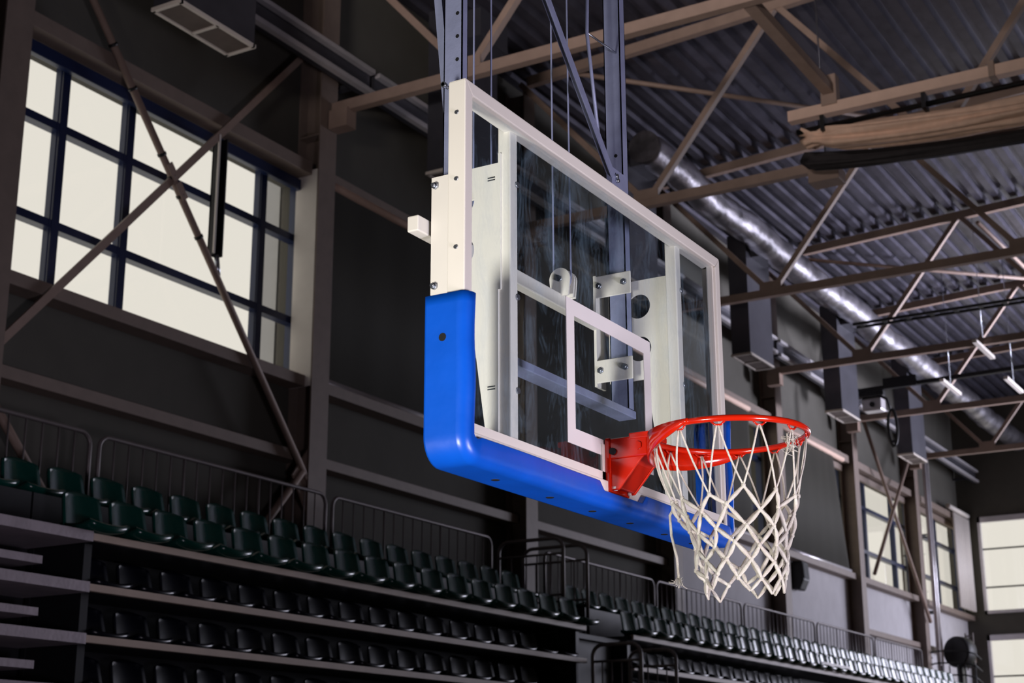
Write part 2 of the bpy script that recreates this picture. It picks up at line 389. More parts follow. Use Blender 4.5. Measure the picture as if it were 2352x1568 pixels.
# tie beam and roof rods
o = thing('tie_beam', (-5.5, 15.9, 10.4), 'brown tie beam from the nearest truss towards the curtain rail', 'beam')
MB().box(-5.57, -5.43, 14.56, 17.28, 10.34, 10.46).build('beam_body', M['truss'], o); MB().box(-5.6, -5.4, 17.16, 17.3, 10.2, 10.6).build('end_bracket', M['truss'], o)
rods = [((-10.4, 19.5, 12.85), (-6.0, 24.5, 12.85), 'faint roof rod behind the second truss, left of the curtain'), ((-10.3, 29.5, 12.75), (-5.3, 34.5, 12.75), 'pale thin roof rod under the corrugated deck at right'),
        ((-6.6, 29.5, 12.85), (-6.35, 34.5, 12.85), 'pale short roof rod close to the right edge of the picture')]
for a, b, l in rods: tag(MB().tube(a, b, 0.04, 8).build('bracing_rod', M['truss']), l, 'rod', 'roof bracing rods')

# ---------------------------------------------------------------- ducts
mb = MB(); path = []; rad = []
yy = 20.4
while yy < 45.2:
    path.append((-9.55+0.02*math.sin(yy*2.1), yy, 11.72+0.03*math.sin(yy*1.3))); rad.append(0.27+0.012*math.sin(yy*7.0)+0.008*math.sin(yy*17)); yy += 0.16
mb.sweep(path, rad, 20)
tag(mb.build('air_duct', M['duct']), 'long silver foil-wrapped air duct running under the roof along the left wall', 'duct')
dl = {10.85: 'sheet metal duct drop with two white-framed grilles at the top left', 15.85: 'dark duct drop right behind the left hoist post', 20.85: 'duct drop hidden behind the backboard glass',
      25.85: 'dark duct drop right of the backboard, its open end facing down', 30.85: 'duct drop beside the black cable coil', 35.85: 'last visible duct drop, hanging left of the end windows'}
for yc_, lab in dl.items():
    h = 0.57; t = thing('duct_drop', (-10.03, yc_, 9.6), lab, 'duct', 'duct drops along the left wall')
    MB().box(-10.21, -9.85, yc_-h, yc_+h, 9.63, 11.9).build('duct_body', M['box'], t)
    MB().box(-9.86, -9.55, yc_-h*0.6, yc_+h*0.6, 11.5, 11.9).build('branch', M['box'], t)
    f = MB()
    f.box(-10.225, -9.835, yc_-h-0.015, yc_-h+0.03, 9.59, 9.63).box(-10.225, -9.835, yc_+h-0.03, yc_+h+0.015, 9.59, 9.63)
    f.box(-10.225, -10.19, yc_-h, yc_+h, 9.59, 9.63).box(-9.87, -9.835, yc_-h, yc_+h, 9.59, 9.63).box(-10.2, -9.85, yc_-0.02, yc_+0.02, 9.59, 9.63)
    f.build('grille_frame', M['grille'], t)
    s = MB(); nx = 12
    for i in range(nx):
        xx = -10.185+0.31*(i+0.5)/nx; s.box(xx-0.006, xx+0.006, yc_-h+0.03, yc_+h-0.03, 9.6, 9.625)
    s.build('grille_slats', M['slat'], t)
# eaves tray: two white-metal rails with a pale plate between, along the wall
segs = [(10.2, 14.9, 'pale eaves tray above the big left window'), (15.0, 29.2, 'pale eaves tray running behind the backboard'), (29.4, 34.3, 'bright eaves tray above the braced far window'), (34.5, 39.3, 'bright eaves tray behind the cable coil'), (39.6, 45.3, 'last bright eaves tray reaching the gable wall')]
for a, b, l in segs:
    t = thing('eaves_tray', (-10.9, (a+b)/2, 10.75), l, 'tray', 'eaves trays along the left wall')
    MB().box(-10.86, -10.78, a, b, 10.98, 11.04).build('upper_rail', M['silver'], t); MB().box(-10.86, -10.78, a, b, 10.68, 10.75).build('lower_rail', M['silver'], t)
    MB().box(-10.94, -10.87, a, b, 10.68, 11.04).build('web_plate', M['box'], t)
    for q in (a+0.1, b-0.2): MB().box(-11.48, -10.94, q, q+0.1, 10.78, 10.84).build('wall_arm', M['box'], t)

# ---------------------------------------------------------------- rolled divider curtain
t = thing('curtain_rail', (-3, 17.25, 10.2), 'tan box rail with a dark pipe below it at the top right', 'rail')
MB().box(-6.05, 4, 17.18, 17.32, 10.10, 10.24).build('box_rail', M['rail'], t)
MB().tube((-5.98, 17.3, 9.98), (4, 17.3, 9.98), 0.035).build('pipe', M['black'], t)
for xx in (-5.62, -4.35, -3.0): MB().box(xx-0.025, xx+0.025, 17.2, 17.36, 9.9, 10.26).build('pipe_clamp', M['black'], t)
MB().box(-3.55, -3.48, 17.14, 17.36, 10.08, 10.28).build('rail_joint', M['truss'], t)
def roll(name, x0, x1, y, z0, z1, r0, r1, m, lab, seed, sq=0.75):
    rnd = random.Random(seed); mb = MB(); n = 64; k = 120; vs = []
    ph = [rnd.uniform(0, 6.28) for _ in range(8)]
    for i in range(k+1):
        u = i/k; x = x0+(x1-x0)*u; z = z0+(z1-z0)*(1-math.exp(-6*u)); r = r0+(r1-r0)*min(1, u*2)
        pinch = 1-0.45*math.exp(-((u-0.022)/0.012)**2) if seed == 3 else 1
        if i == 0: pinch = 0.25
        for j in range(n):
            a = 2*PI*j/n
            fold = 1+0.13*math.sin(5*a+ph[0]+2.2*math.sin(2.1*u*6+ph[1]))+0.09*math.sin(9*a+ph[2]+3*u*4)+0.05*math.sin(14*a+ph[3]-9*u)+0.06*math.sin(3*a+40*u)*math.exp(-u*14)
            rr = r*fold*pinch
            vs.append((x+0.05*math.sin(3*a+ph[4])*(1-u), y+rr*math.cos(a), z+rr*sq*math.sin(a)))
    fs = [(i*n+j, i*n+(j+1) % n, (i+1)*n+(j+1) % n, (i+1)*n+j) for i in range(k) for j in range(n)]
    fs += [tuple(range(n-1, -1, -1)), tuple(k*n+j for j in range(n))]
    mb.add(vs, fs, True)
    return tag(mb.build(name, m), lab, 'curtain')
roll('rolled_curtain', -5.95, 4.0, 17.42, 9.94, 9.62, 0.20, 0.19, M['tan'], 'rolled-up tan divider curtain hanging under the box rail', 3)
roll('rolled_curtain', -4.9, 4.0, 17.78, 9.95, 9.80, 0.10, 0.18, M['tan'], 'upper grey-tan fold of curtain behind the rolled-up tan curtain', 4)
roll('rolled_curtain', -6.15, 4.0, 18.0, 9.88, 9.55, 0.12, 0.07, M['darkcloth'], 'dark rolled curtain lying just below the tan one', 5, 0.9)
t = thing('junction_box', (-6.04, 18.55, 9.74), 'small grey box under the left end of the dark curtain', 'box')
MB().box(-6.25, -5.83, 18.4, 18.7, 9.74, 9.92).build('housing', M['truss'], t, bevel=0.01); MB().tube((-6.04, 18.55, 9.9), (-6.04, 18.55, zroof(-6.04)+0.05), 0.012, 6).build('hanger', M['zinc'], t)

# cable tray, lighting bars and coil on the far trusses
t = thing('cable_tray', (-7, 27.8, 10.6), 'black ladder cable tray crossing above the silver duct', 'cable tray')
MB().box(-8.7, 6, 27.68, 27.72, 10.57, 10.62).box(-8.7, 6, 27.92, 27.96, 10.57, 10.62).build('side_rail', M['black'], t)
m = MB()
for i in range(30): m.box(-8.6+0.45*i, -8.52+0.45*i, 27.7, 27.94, 10.58, 10.6)
m.build('rungs', M['black'], t)
t = thing('equipment_bar', (-8, 33, 10.7), 'black equipment bar with a bolted plate, left end near the last column', 'bar')
MB().bar((-10.4, 33, 10.66), (6, 33, 10.9), 0.1, 0.09).build('bar_body', M['black'], t)
MB().box(-10.45, -9.75, 32.9, 33.1, 10.5, 10.6).build('end_arm', M['black'], t); MB().box(-9.75, -9.0, 32.92, 32.98, 10.62, 10.86).build('bolted_plate', M['stand'], t)
t = thing('cable_coil', (-9.6, 33, 9.5), 'coil of black cable hanging from the equipment bar', 'cable')
m = MB()
for q in range(4):
    pts = [(-9.62+0.10*math.cos(2*PI*i/28)+0.015*q, 32.95-0.02*q, 9.72+0.42*math.sin(2*PI*i/28)) for i in range(28)]
    m.sweep(pts, 0.022, 6, closed=True)
m.build('loops', M['black'], t); MB().sweep([(-9.62, 32.95, 10.12), (-9.7, 32.97, 10.4), (-9.9, 33, 10.52)], 0.03, 6).build('tail', M['black'], t)
t = thing('projector', (-10.1, 33.3, 10.2), 'small white-faced projector under the end of the equipment bar', 'projector')
MB().box(-10.3, -9.85, 33.05, 33.4, 10.2, 10.5).build('housing', M['silver'], t, bevel=0.04); MB().tube((-10.05, 33.04, 10.33), (-10.05, 33.0, 10.33), 0.06).build('lens', M['black'], t)
for i, (x, y, z, l) in enumerate(((-6.75, 29.7, 10.3, 'white strip lamp hanging left of the two at the right edge'), (-8.1, 32.3, 10.3, 'white strip lamp hanging lowest by the duct at the right'), (-6.9, 32.8, 10.3, 'white strip lamp nearest the right edge of the picture'))):
    t = thing('strip_lamp', (x, y, z), l, 'lamp', 'strip lamps by the far trusses')
    MB().bar((x, y-0.7, z), (x, y+0.7, z), 0.09, 0.06).build('lamp_body', M['lining'], t); MB().tube((x, y, z+0.03), (x, y, zroof(x)+0.05), 0.008, 6).build('hanger', M['zinc'], t)

# ---------------------------------------------------------------- tribune
TIER = [4.36, 3.97, 3.58, 3.19, 2.80, 2.41]
def stand(y0, y1, lab):
    t = thing('telescopic_stand', (-9.9, (y0+y1)/2, 0), lab, 'stand', 'telescopic stands along the left wall')
    MB().box(-10.7, -9.55, y0, y1, 4.30, 4.36).build('upper_deck', M['stand'], t)
    MB().box(-9.6, -9.55, y0, y1, 3.97, 4.30).build('riser', M['stand'], t)
    MB().box(-9.6, -8.88, y0, y1, 3.91, 3.96).build('lower_deck', M['stand'], t)
    for z in TIER[1:]: MB().box(-8.9, -8.85, y0, y1, z-0.055, z).build('nosing', M['nose'], t)
    for z in TIER[2:]: MB().box(-9.5, -8.9, y0, y1, z-0.05, z-0.01).build('tier_deck', M['stand'], t)
    MB().box(-9.55, -9.5, y0, y1, 0, 3.9).build('back_panel', M['stand'], t)
    for yy in (y0+0.05, y1-0.05): MB().box(-10.6, -8.95, yy-0.04, yy+0.04, 0, 3.9).build('end_frame', M['stand'], t)
    return t
stand(8.66, 16.85, 'closed telescopic seating stand on the left, below the big window')
stand(18.15, 38.0, 'closed telescopic seating stand on the right, below the far windows')
t = thing('aisle_stair', (-9.2, 7.6, 0), 'checker-plate aisle steps at the lower left edge of the picture', 'stair')
for i, z in enumerate(TIER[1:5]):
    MB().box(-9.55, -8.83, 5.8, 8.64, z-0.07, z+0.01).build('tread', M['checker'], t)
    MB().box(-9.55, -9.0, 5.8, 8.3, z-0.27, z-0.21).build('half_tread', M['checker'], t)
MB().box(-9.6, -9.55, 5.8, 8.64, 0, 4.3).build('riser_panel', M['stand'], t); MB().box(-9.5, -9.4, 5.8, 8.6, 0, 2.6).build('support', M['stand'], t)
MB().box(-10.7, -9.55, 5.8, 8.64, 4.30, 4.36).build('landing', M['stand'], t)

def seat_mesh(front):
    """curved shell seat back with a rounded top"""
    mb = MB(); nu, nv = 10, 8; vs = []
    for side in (0, 1):
        for j in range(nv+1):
            v = j/nv; z = 0.03+0.33*v
            wd = 0.215*(1-0.10*v) if v < 0.8 else 0.215*(0.90-0.5*((v-0.8)/0.2)**2*0.42)
            for i in range(nu+1):
                u = i/nu*2-1
                x = -0.055*v*1.2 + 0.045*u*u + (0.0 if side == 0 else -0.022)
                vs.append((x, u*wd, z-(0.03*u*u if v > 0.9 else 0)))
    n1 = (nu+1)*(nv+1); fs = []
    for j in range(nv):
        for i in range(nu):
            a = j*(nu+1)+i; fs += [(a, a+1, a+nu+2, a+nu+1), (n1+a+nu+1, n1+a+nu+2, n1+a+1, n1+a)]
    per = [i for i in range(nu+1)]+[(j+1)*(nu+1)-1 for j in range(1, nv+1)]+[nv*(nu+1)+i for i in range(nu-1, -1, -1)]+[j*(nu+1) for j in range(nv-1, 0, -1)]
    for a, b in zip(per, per[1:]+per[:1]): fs.append((b, a, n1+a, n1+b))
    return mb.add(vs, fs, True)
def seat_proto(m, label):
    t = thing('tribune_seat', (0, 0, 0), label, 'seat')
    seat_mesh(0).build('backrest', m, t)
    mb = MB(); vs = []; k = 8
    for i in range(k+1):
        u = i/k*2-1
        for x, z in ((-0.02, 0.05), (0.18, 0.03), (0.34, 0.06), (0.37, 0.04), (0.34, 0.0), (0.18, -0.01), (-0.02, 0.02)):
            vs.append((x-0.04*u*u*(x > 0.2), u*0.205, z+0.03*u*u))
    mb.add(vs, [(i*7+j, (i+1)*7+j, (i+1)*7+(j+1) % 7, i*7+(j+1) % 7) for i in range(k) for j in range(7)]+[tuple(range(7)), tuple(k*7+6-j for j in range(7))], True)
    mb.build('seat_pan', m, t)
    MB().box(-0.02, 0.05, -0.10, 0.10, -0.03, 0.03).build('bracket', M['stand'], t)
    return t
pg = seat_proto(M['seatg'], 'x'); used = [False]
def place(proto, x, y, z, label, group, flag):
    o = proto if not flag[0] else copy_tree(proto)
    flag[0] = True; o.location = (x, y, z); o['label'] = label; o['group'] = group
    return o
i = 0; y = 7.32
while y < 16.9:
    place(pg, -9.9, y, 4.36, '%s dark green seat from the left in the near upper row, before the railing' % ordinal(i), 'upper row seats of the near stand', used); i += 1; y += 0.5
i = 0; y = 8.76
while y < 16.9:
    place(pg, -9.1, y, 3.98, '%s dark green seat from the left in the near lower row, above the top nosing' % ordinal(i), 'lower row seats of the near stand', used); i += 1; y += 0.506
i = 0; y = 18.45
while y < 37.5:
    place(pg, -9.9, y, 4.36, '%s dark seat from the aisle rails in the far upper row' % ordinal(i), 'upper row seats of the far stand', used); i += 1; y += 0.507
i = 0; y = 18.52
while y < 36:
    place(pg, -9.1, y, 3.98, '%s dark seat from the aisle rails in the far lower row' % ordinal(i), 'lower row seats of the far stand', used); i += 1; y += 0.506
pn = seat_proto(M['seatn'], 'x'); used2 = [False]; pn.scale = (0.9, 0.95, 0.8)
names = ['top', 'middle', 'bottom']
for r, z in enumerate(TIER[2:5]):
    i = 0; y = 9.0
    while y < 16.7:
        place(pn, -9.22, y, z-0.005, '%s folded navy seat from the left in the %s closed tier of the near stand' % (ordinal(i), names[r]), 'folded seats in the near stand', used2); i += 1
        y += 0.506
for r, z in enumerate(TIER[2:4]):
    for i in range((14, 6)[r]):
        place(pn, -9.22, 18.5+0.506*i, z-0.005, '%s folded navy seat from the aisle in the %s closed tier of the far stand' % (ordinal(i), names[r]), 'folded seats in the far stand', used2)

# railings behind the seats
def railing(y0, y1, lab, x=-10.6, z0=4.36, z1=5.28):
    t = thing('guard_rail', (x, (y0+y1)/2, z0), lab, 'railing', 'guard rails behind the seats')
    r = 0.12; path = [(x, y0, z0), (x, y0, z1-r)]
    path += [(x, y0+r-r*math.cos(a), z1-r+r*math.sin(a)) for a in np.linspace(0.2, PI/2, 6)]
    path += [(x, y1-r+r*math.sin(a), z1-r+r*math.cos(a)) for a in np.linspace(0, PI/2-0.2, 6)]
    path += [(x, y1, z1-r), (x, y1, z0)]
    MB().sweep(path, 0.021, 10).build('frame_tube', M['railing'], t)
    MB().tube((x, y0, z0+0.1), (x, y1, z0+0.1), 0.015, 8).build('bottom_tube', M['railing'], t)
    nb = max(2, round((y1-y0)/0.2))
    for i in range(1, nb):
        yy = y0+(y1-y0)*i/nb; rr = 0.014 if i in (nb//3, 2*nb//3) else 0.009
        MB().tube((x, yy, z0+0.1), (x, yy, z1), rr, 6).build('post' if rr > 0.01 else 'bar', M['railing'], t)
rl = [((6.7, 10.24), 'first guard rail at the left picture edge'), ((10.36, 13.88), 'guard rail behind the seats below the big window'), ((14.01, 17.5), 'guard rail between the window column and the aisle rails'),
      ((18.95, 22.5), 'guard rail just right of the aisle rails'), ((22.6, 26.14), 'guard rail in front of the wall patch below the net'), ((26.27, 29.94), 'guard rail left of the wall speaker'),
      ((30.08, 33.66), 'guard rail below the black wall speaker'), ((33.8, 37.35), 'last guard rail below the braced far window')]
for (a, b), l in rl: railing(a, b, l)
def aisle_rail(y, x0, x1, z0, z1, lab, grp, m='railing'):
    t = thing('aisle_rail', ((x0+x1)/2, y, z0), lab, 'railing', grp)
    r = 0.14; path = [(x0, y, z0), (x0, y, z1-r)]+[(x0+r-r*math.cos(a), y, z1-r+r*math.sin(a)) for a in np.linspace(0.2, PI/2, 6)]
    path += [(x1-r+r*math.sin(a), y, z1-r+r*math.cos(a)) for a in np.linspace(0, PI/2-0.2, 6)]+[(x1, y, z1-r), (x1, y, z0)]
    MB().sweep(path, 0.024, 10).build('frame_tube', M[m], t)
    MB().tube((x0, y, z1-0.2), (x1, y, z1-0.2), 0.016, 8).build('cross_tube', M[m], t); MB().tube((x0, y, (z0+z1)/2-0.1), (x1, y, (z0+z1)/2-0.1), 0.016, 8).build('cross_tube', M[m], t)
    nb = 5
    for i in range(1, nb):
        xx = x0+(x1-x0)*i/nb; MB().tube((xx, y, z0), (xx, y, z1-0.2), 0.010, 6).build('bar', M[m], t)
aisle_rail(17.2, -10.3, -9.35, 3.9, 5.14, 'tall rounded aisle rail standing at the end of the near seat rows', 'aisle rails between the stands')
aisle_rail(17.75, -10.25, -9.3, 3.9, 5.12, 'rounded aisle rail standing before the far seat rows', 'aisle rails between the stands')
aisle_rail(17.0, -8.85, -8.2, 2.7, 3.75, 'lower aisle rail left of the dark gap between stands', 'aisle rails between the stands')
aisle_rail(18.0, -8.85, -8.2, 2.7, 3.75, 'lower aisle rail right of the dark gap between stands', 'aisle rails between the stands')
o = thing('aisle_platform', (-9.8, 17.5, 0), 'dark platform in the aisle gap between the two stands', 'platform')
MB().box(-10.7, -9.0, 16.88, 18.12, 3.84, 3.9).build('deck', M['stand'], o); MB().box(-10.6, -9.1, 17.0, 18.0, 0, 3.84).build('base', M['stand'], o)
MB().box(-8.9, -8.1, 16.9, 18.1, 2.64, 2.70).build('lower_deck', M['stand'], o); MB().box(-8.85, -8.2, 17.0, 18.0, 0, 2.64).build('lower_base', M['stand'], o)

# white sheet on the far seats, wall speaker, pipes, fan
tag(MB().prism([(-8.83, 25.3, 3.98), (-8.83, 26.75, 3.98), (-8.86, 26.75, 4.12), (-8.86, 25.3, 4.12)], (-0.01, 0, 0)).build('white_board', M['lining']), 'small white board lying at the foot of the far lower seats', 'board')
t = thing('wall_speaker', (-11.2, 31.3, 6.2), 'black wedge speaker hanging on the pale wall under the blind', 'speaker')
MB().prism([(-11.47, 31.15, 6.7), (-11.22, 31.15, 6.7), (-11.2, 31.15, 6.3), (-11.3, 31.15, 6.1), (-11.47, 31.15, 6.12)], (0, 0.36, 0)).build('cabinet', M['black'], t, bevel=0.03)
MB().prism([(-11.217, 31.18, 6.66), (-11.197, 31.18, 6.34), (-11.197, 31.48, 6.34), (-11.217, 31.48, 6.66)], (0.01, 0, 0)).build('grille', M['dark'], t)
for i, (yy, xx, l) in enumerate(((40.35, -11.0, 'thin grey downpipe on the last column, left one'), (40.75, -11.05, 'thin grey downpipe on the last column, right one'))):
    t = thing('downpipe', (xx, yy, 5.0), l, 'pipe', 'downpipes by the last column')
    MB().tube((xx, yy, 4.6), (xx, yy, 10.6), 0.06).build('pipe', M['silver'], t)
    for z in (6.5, 8.5): MB().box(XW+0.02, xx, yy-0.03, yy+0.03, z-0.02, z+0.02).build('bracket', M['box'], t)
t = thing('side_curtain', (-11.25, 44.5, 6.9), 'pale drawn curtain beside the last window on the left wall', 'curtain')
m = MB(); vs = []
for i in range(41):
    yy = 43.6+1.6*i/40; dx = 0.05*math.sin(i*1.3); vs += [(-11.2+dx, yy, 6.95), (-11.2+dx, yy, 9.6)]
m.add(vs, [(2*i, 2*i+2, 2*i+3, 2*i+1) for i in range(40)], True); s = m.build('cloth', M['lining'], t); s.modifiers.new('thick', 'SOLIDIFY').thickness = 0.01
MB().tube((-11.2, 43.2, 9.72), (-11.2, 45.3, 9.72), 0.07).build('roller', M['lining'], t)
t = thing('drum_fan', (-10.7, 41.2, 4.4), 'black round drum fan with a slatted side, by the corner rails', 'fan')
m = MB(); m.sweep([(-10.72, 40.9, 5.5), (-10.70, 40.95, 5.5), (-10.6, 41.25, 5.5), (-10.58, 41.3, 5.5)], [0.36, 0.40, 0.40, 0.36], 32); m.build('drum', M['black'], t)
m = MB()
for i in range(9): m.box(-10.52, -10.36, 41.3, 41.34, 5.1+0.1*i, 5.14+0.1*i)
m.box(-10.55, -10.52, 41.29, 41.35, 5.05, 6.0).box(-10.36, -10.33, 41.29, 41.35, 5.05, 6.0); m.build('slatted_side', M['railing'], t)
MB().box(-10.72, -10.6, 41.0, 41.3, 3.9, 5.12).build('stand_leg', M['black'], t)
t = thing('corner_guard', (-10.7, 40.5, 4.3), 'black curved corner guard rail around the drum fan', 'railing')
m = MB()
for z in (4.45, 4.75, 5.05, 5.35): m.sweep([(-11.25, 40.6, z)]+[(-10.9-0.42*math.cos(a), 40.45-0.35*math.sin(a), z+0.12*math.sin(a)) for a in np.linspace(0, PI/2, 8)]+[(-10.3, 40.1, z+0.1), (-10.05, 40.2, z+0.02), (-10.0, 40.6, z-0.1)], 0.022, 8)
m.build('rail_tube', M['black'], t)
m = MB()
for xx in (-11.2, -10.9, -10.7, -10.5, -10.3, -10.05): m.tube((xx, 40.15, 3.9), (xx, 40.15, 5.1), 0.018, 6)
m.build('bars', M['black'], t); MB().box(-11.2, -9.9, 40.0, 41.5, 0, 3.9).build('platform', M['stand'], t)

# ---------------------------------------------------------------- backboard
X0, Y0, YC = -2.118, 3.358, 4.258
Y1 = Y0+1.8; ZT, ZB = 3.95, 2.90
t = thing('basketball_backboard', (X0, YC, ZB), 'glass basketball backboard with white frame, blue edge padding and orange-red rim', 'backboard')
BACK = t
XB = -2.175
fr = MB()
def mitre(a, b, c, d):   # 4 (y,z) corners of one frame member, extruded in depth
    fr.prism([(X0, *a), (X0, *b), (X0, *c), (X0, *d)], (XB-X0, 0, 0))
g = 0.0008; fw = 0.04
mitre((Y0, ZT), (Y1, ZT), (Y1-fw, ZT-fw), (Y0+fw, ZT-fw))
mitre((Y0, ZB), (Y0+fw, ZB+fw), (Y1-fw, ZB+fw), (Y1, ZB))
mitre((Y0, ZB+g), (Y0, ZT-g), (Y0+fw-g, ZT-fw-g), (Y0+fw-g, ZB+fw))
mitre((Y1, ZB+g), (Y1-fw+g, ZB+fw), (Y1-fw+g, ZT-fw-g), (Y1, ZT-g))
frame = fr.build('frame', M['white'], t, bevel=0.0035)
# inner lip holding the glass and the painted border line
m = MB(); yi0, yi1, zi0, zi1 = Y0+fw, Y1-fw, ZB+fw, ZT-fw
for (a, b, c, d) in ((yi0, yi1, zi0, zi0+0.028), (yi0, yi0+0.006, zi0, zi1), (yi1-0.012, yi1, zi0, zi1)):
    m.box(-2.150, -2.128, a, b, c, d)
m.build('glass_channel', M['white'], frame)
m = MB()
for z in (3.85, 3.65, 3.45): MB().tube((X0-0.028, Y0+0.001, z), (X0-0.028, Y0-0.004, z), 0.006, 12).build('frame_screw', M['zinc'], frame)
MB().box(-2.147, -2.135, yi0, yi1, zi0, zi1).build('glass_pane', M['board'], t)
# painted target rectangle
m = MB(); ta, tb, tc_, td = YC-0.295, YC+0.295, 3.02, 3.475; q = 0.05
for (a, b, c, d) in ((ta, tb, td-q, td), (ta, tb, tc_, tc_+q), (ta, ta+q, tc_+q, td-q), (tb-q, tb, tc_+q, td-q)): m.box(-2.1345, -2.1325, a, b, c, d)
m.build('target_rectangle', M['paint'], t)
# stiffener tubes behind the glass
for yy in (3.662, 4.832):
    s = MB().box(-2.195, -2.152, yy, yy+0.042, ZB+0.02, ZT-0.02).build('stiffener_tube', M['white'], t, bevel=0.004)
    for z in (3.75, 3.4, 3.12): MB().tube((-2.152, yy+0.036, z), (-2.146, yy+0.036, z), 0.009, 10).build('bolt', M['zinc'], s)
# bracket plates with lightening holes
def plate(y, th, gus, name):
    mb = MB(); n = 28
    x0, x1, z0, z1 = -2.425, -2.19, 3.44, 3.815
    if gus == 2: x0, x1 = -2.44, -2.19
    # outline as grid strips around two circular holes
    holes = [(-2.318, 3.716, 0.046), (-2.318, 3.556, 0.046)]
    tops = [z1, 3.636, z0]
    for (cx, cz, r), zt_, zb_ in zip(holes, tops[:2], tops[1:]):
        ring = [(cx+r*math.cos(2*PI*i/n), cz+r*math.sin(2*PI*i/n)) for i in range(n)]
        outer = []
        for i in range(n):
            a = 2*PI*i/n; dx, dz = math.cos(a), math.sin(a); k = 1e9
            if dx > 1e-9: k = min(k, (x1-cx)/dx)
            if dx < -1e-9: k = min(k, (x0-cx)/dx)
            if dz > 1e-9: k = min(k, (zt_-cz)/dz)
            if dz < -1e-9: k = min(k, (zb_-cz)/dz)
            outer.append((cx+dx*k, cz+dz*k))
        # snap the nearest outer points to the corners
        for (kx, kz) in ((x0, zt_), (x1, zt_), (x0, zb_), (x1, zb_)):
            j = min(range(n), key=lambda i: (outer[i][0]-kx)**2+(outer[i][1]-kz)**2); outer[j] = (kx, kz)
        vs = [(p[0], y, p[1]) for p in ring]+[(p[0], y, p[1]) for p in outer]+[(p[0], y+th, p[1]) for p in ring]+[(p[0], y+th, p[1]) for p in outer]
        fs = []
        for i in range(n):
            j = (i+1) % n
            fs += [(i, j, n+j, n+i), (2*n+i, 3*n+i, 3*n+j, 2*n+j), (i, 2*n+i, 2*n+j, j), (n+i, n+j, 3*n+j, 3*n+i)]
        mb.add(vs, fs)
    # tapering lower gusset along the tube
    mb.prism([(-2.19, y, z0), (-2.295, y, z0), (-2.225, y, 2.95), (-2.19, y, 2.95)], (0, th, 0))
    mb.prism([(-2.19, y, z0-0.02), (-2.182, y, z0-0.02), (-2.182, y, z1+0.03), (-2.19, y, z1+0.03)], (0, th, 0))
    return mb.build(name, M['white'], t)
p1 = plate(3.655, 0.007, 1, 'mounting_plate')
p2 = plate(4.862, 0.007, 2, 'mounting_plate')
m = MB()
for z in (3.785, 3.465): MB().tube((-2.41, 3.655, z), (-2.41, 3.645, z), 0.011, 6).tube((-2.41, 3.648, z), (-2.41, 3.636, z), 0.006, 8).build('bolt', M['zinc'], p1)
m = MB()
for z in (3.77, 3.13): m.box(-2.225, -2.20, 3.6535, 3.655, z, z+0.003).box(-2.225, -2.20, 3.6535, 3.655, z-0.008, z-0.005)
m.build('slot_marks', M['dark'], p1)
# clamp straps around the posts
for (ya, yb) in ((3.74, 3.746), (4.800, 4.806)):
    for z in (3.752, 3.432):
        s = MB().box(-2.462, -2.318, ya, yb, z, z+0.085).build('clamp_strap', M['white'], t, bevel=0.004)
        m = MB()
        for xx in (-2.445, -2.345):
            MB().tube((xx, ya, z+0.045), (xx, ya-0.008, z+0.045), 0.012, 6).tube((xx, ya, z+0.045), (xx, ya-0.016, z+0.045), 0.007, 10).build('bolt', M['zinc'], s)
MB().box(-2.47, -2.46, 4.80, 4.87, 3.42, 3.84).build('clamp_back', M['white'], t)
MB().box(-2.452, -2.415, 3.75, 3.757, 3.42, 3.84).build('clamp_back', M['white'], t)
# horizontal cross tube with pulleys
MB().box(-2.475, -2.435, 3.60, 4.80, 3.632, 3.682).build('cross_tube', M['white'], t, bevel=0.004)
def pulley(y):
    z, xc = 3.735, -2.44
    s = MB()
    for dy in (-0.028, 0.006, 0.022):
        pts = [(xc-0.034, y+dy, 3.672), (xc+0.034, y+dy, 3.672)]+[(xc+0.040*math.cos(a), y+dy, z+0.040*math.sin(a)) for a in np.linspace(-0.15, PI+0.15, 16)]
        s.prism(pts, (0, 0.007, 0))
    p = s.build('pulley_block', M['white'], t)
    MB().tube((xc, y-0.018, z), (xc, y+0.004, z), 0.034, 24).build('sheave', M['grille'], p)
    MB().tube((xc, y-0.028, z), (xc, y-0.036, z), 0.012, 6).build('axle_bolt', M['zinc'], p)
pulley(4.515); pulley(3.98)
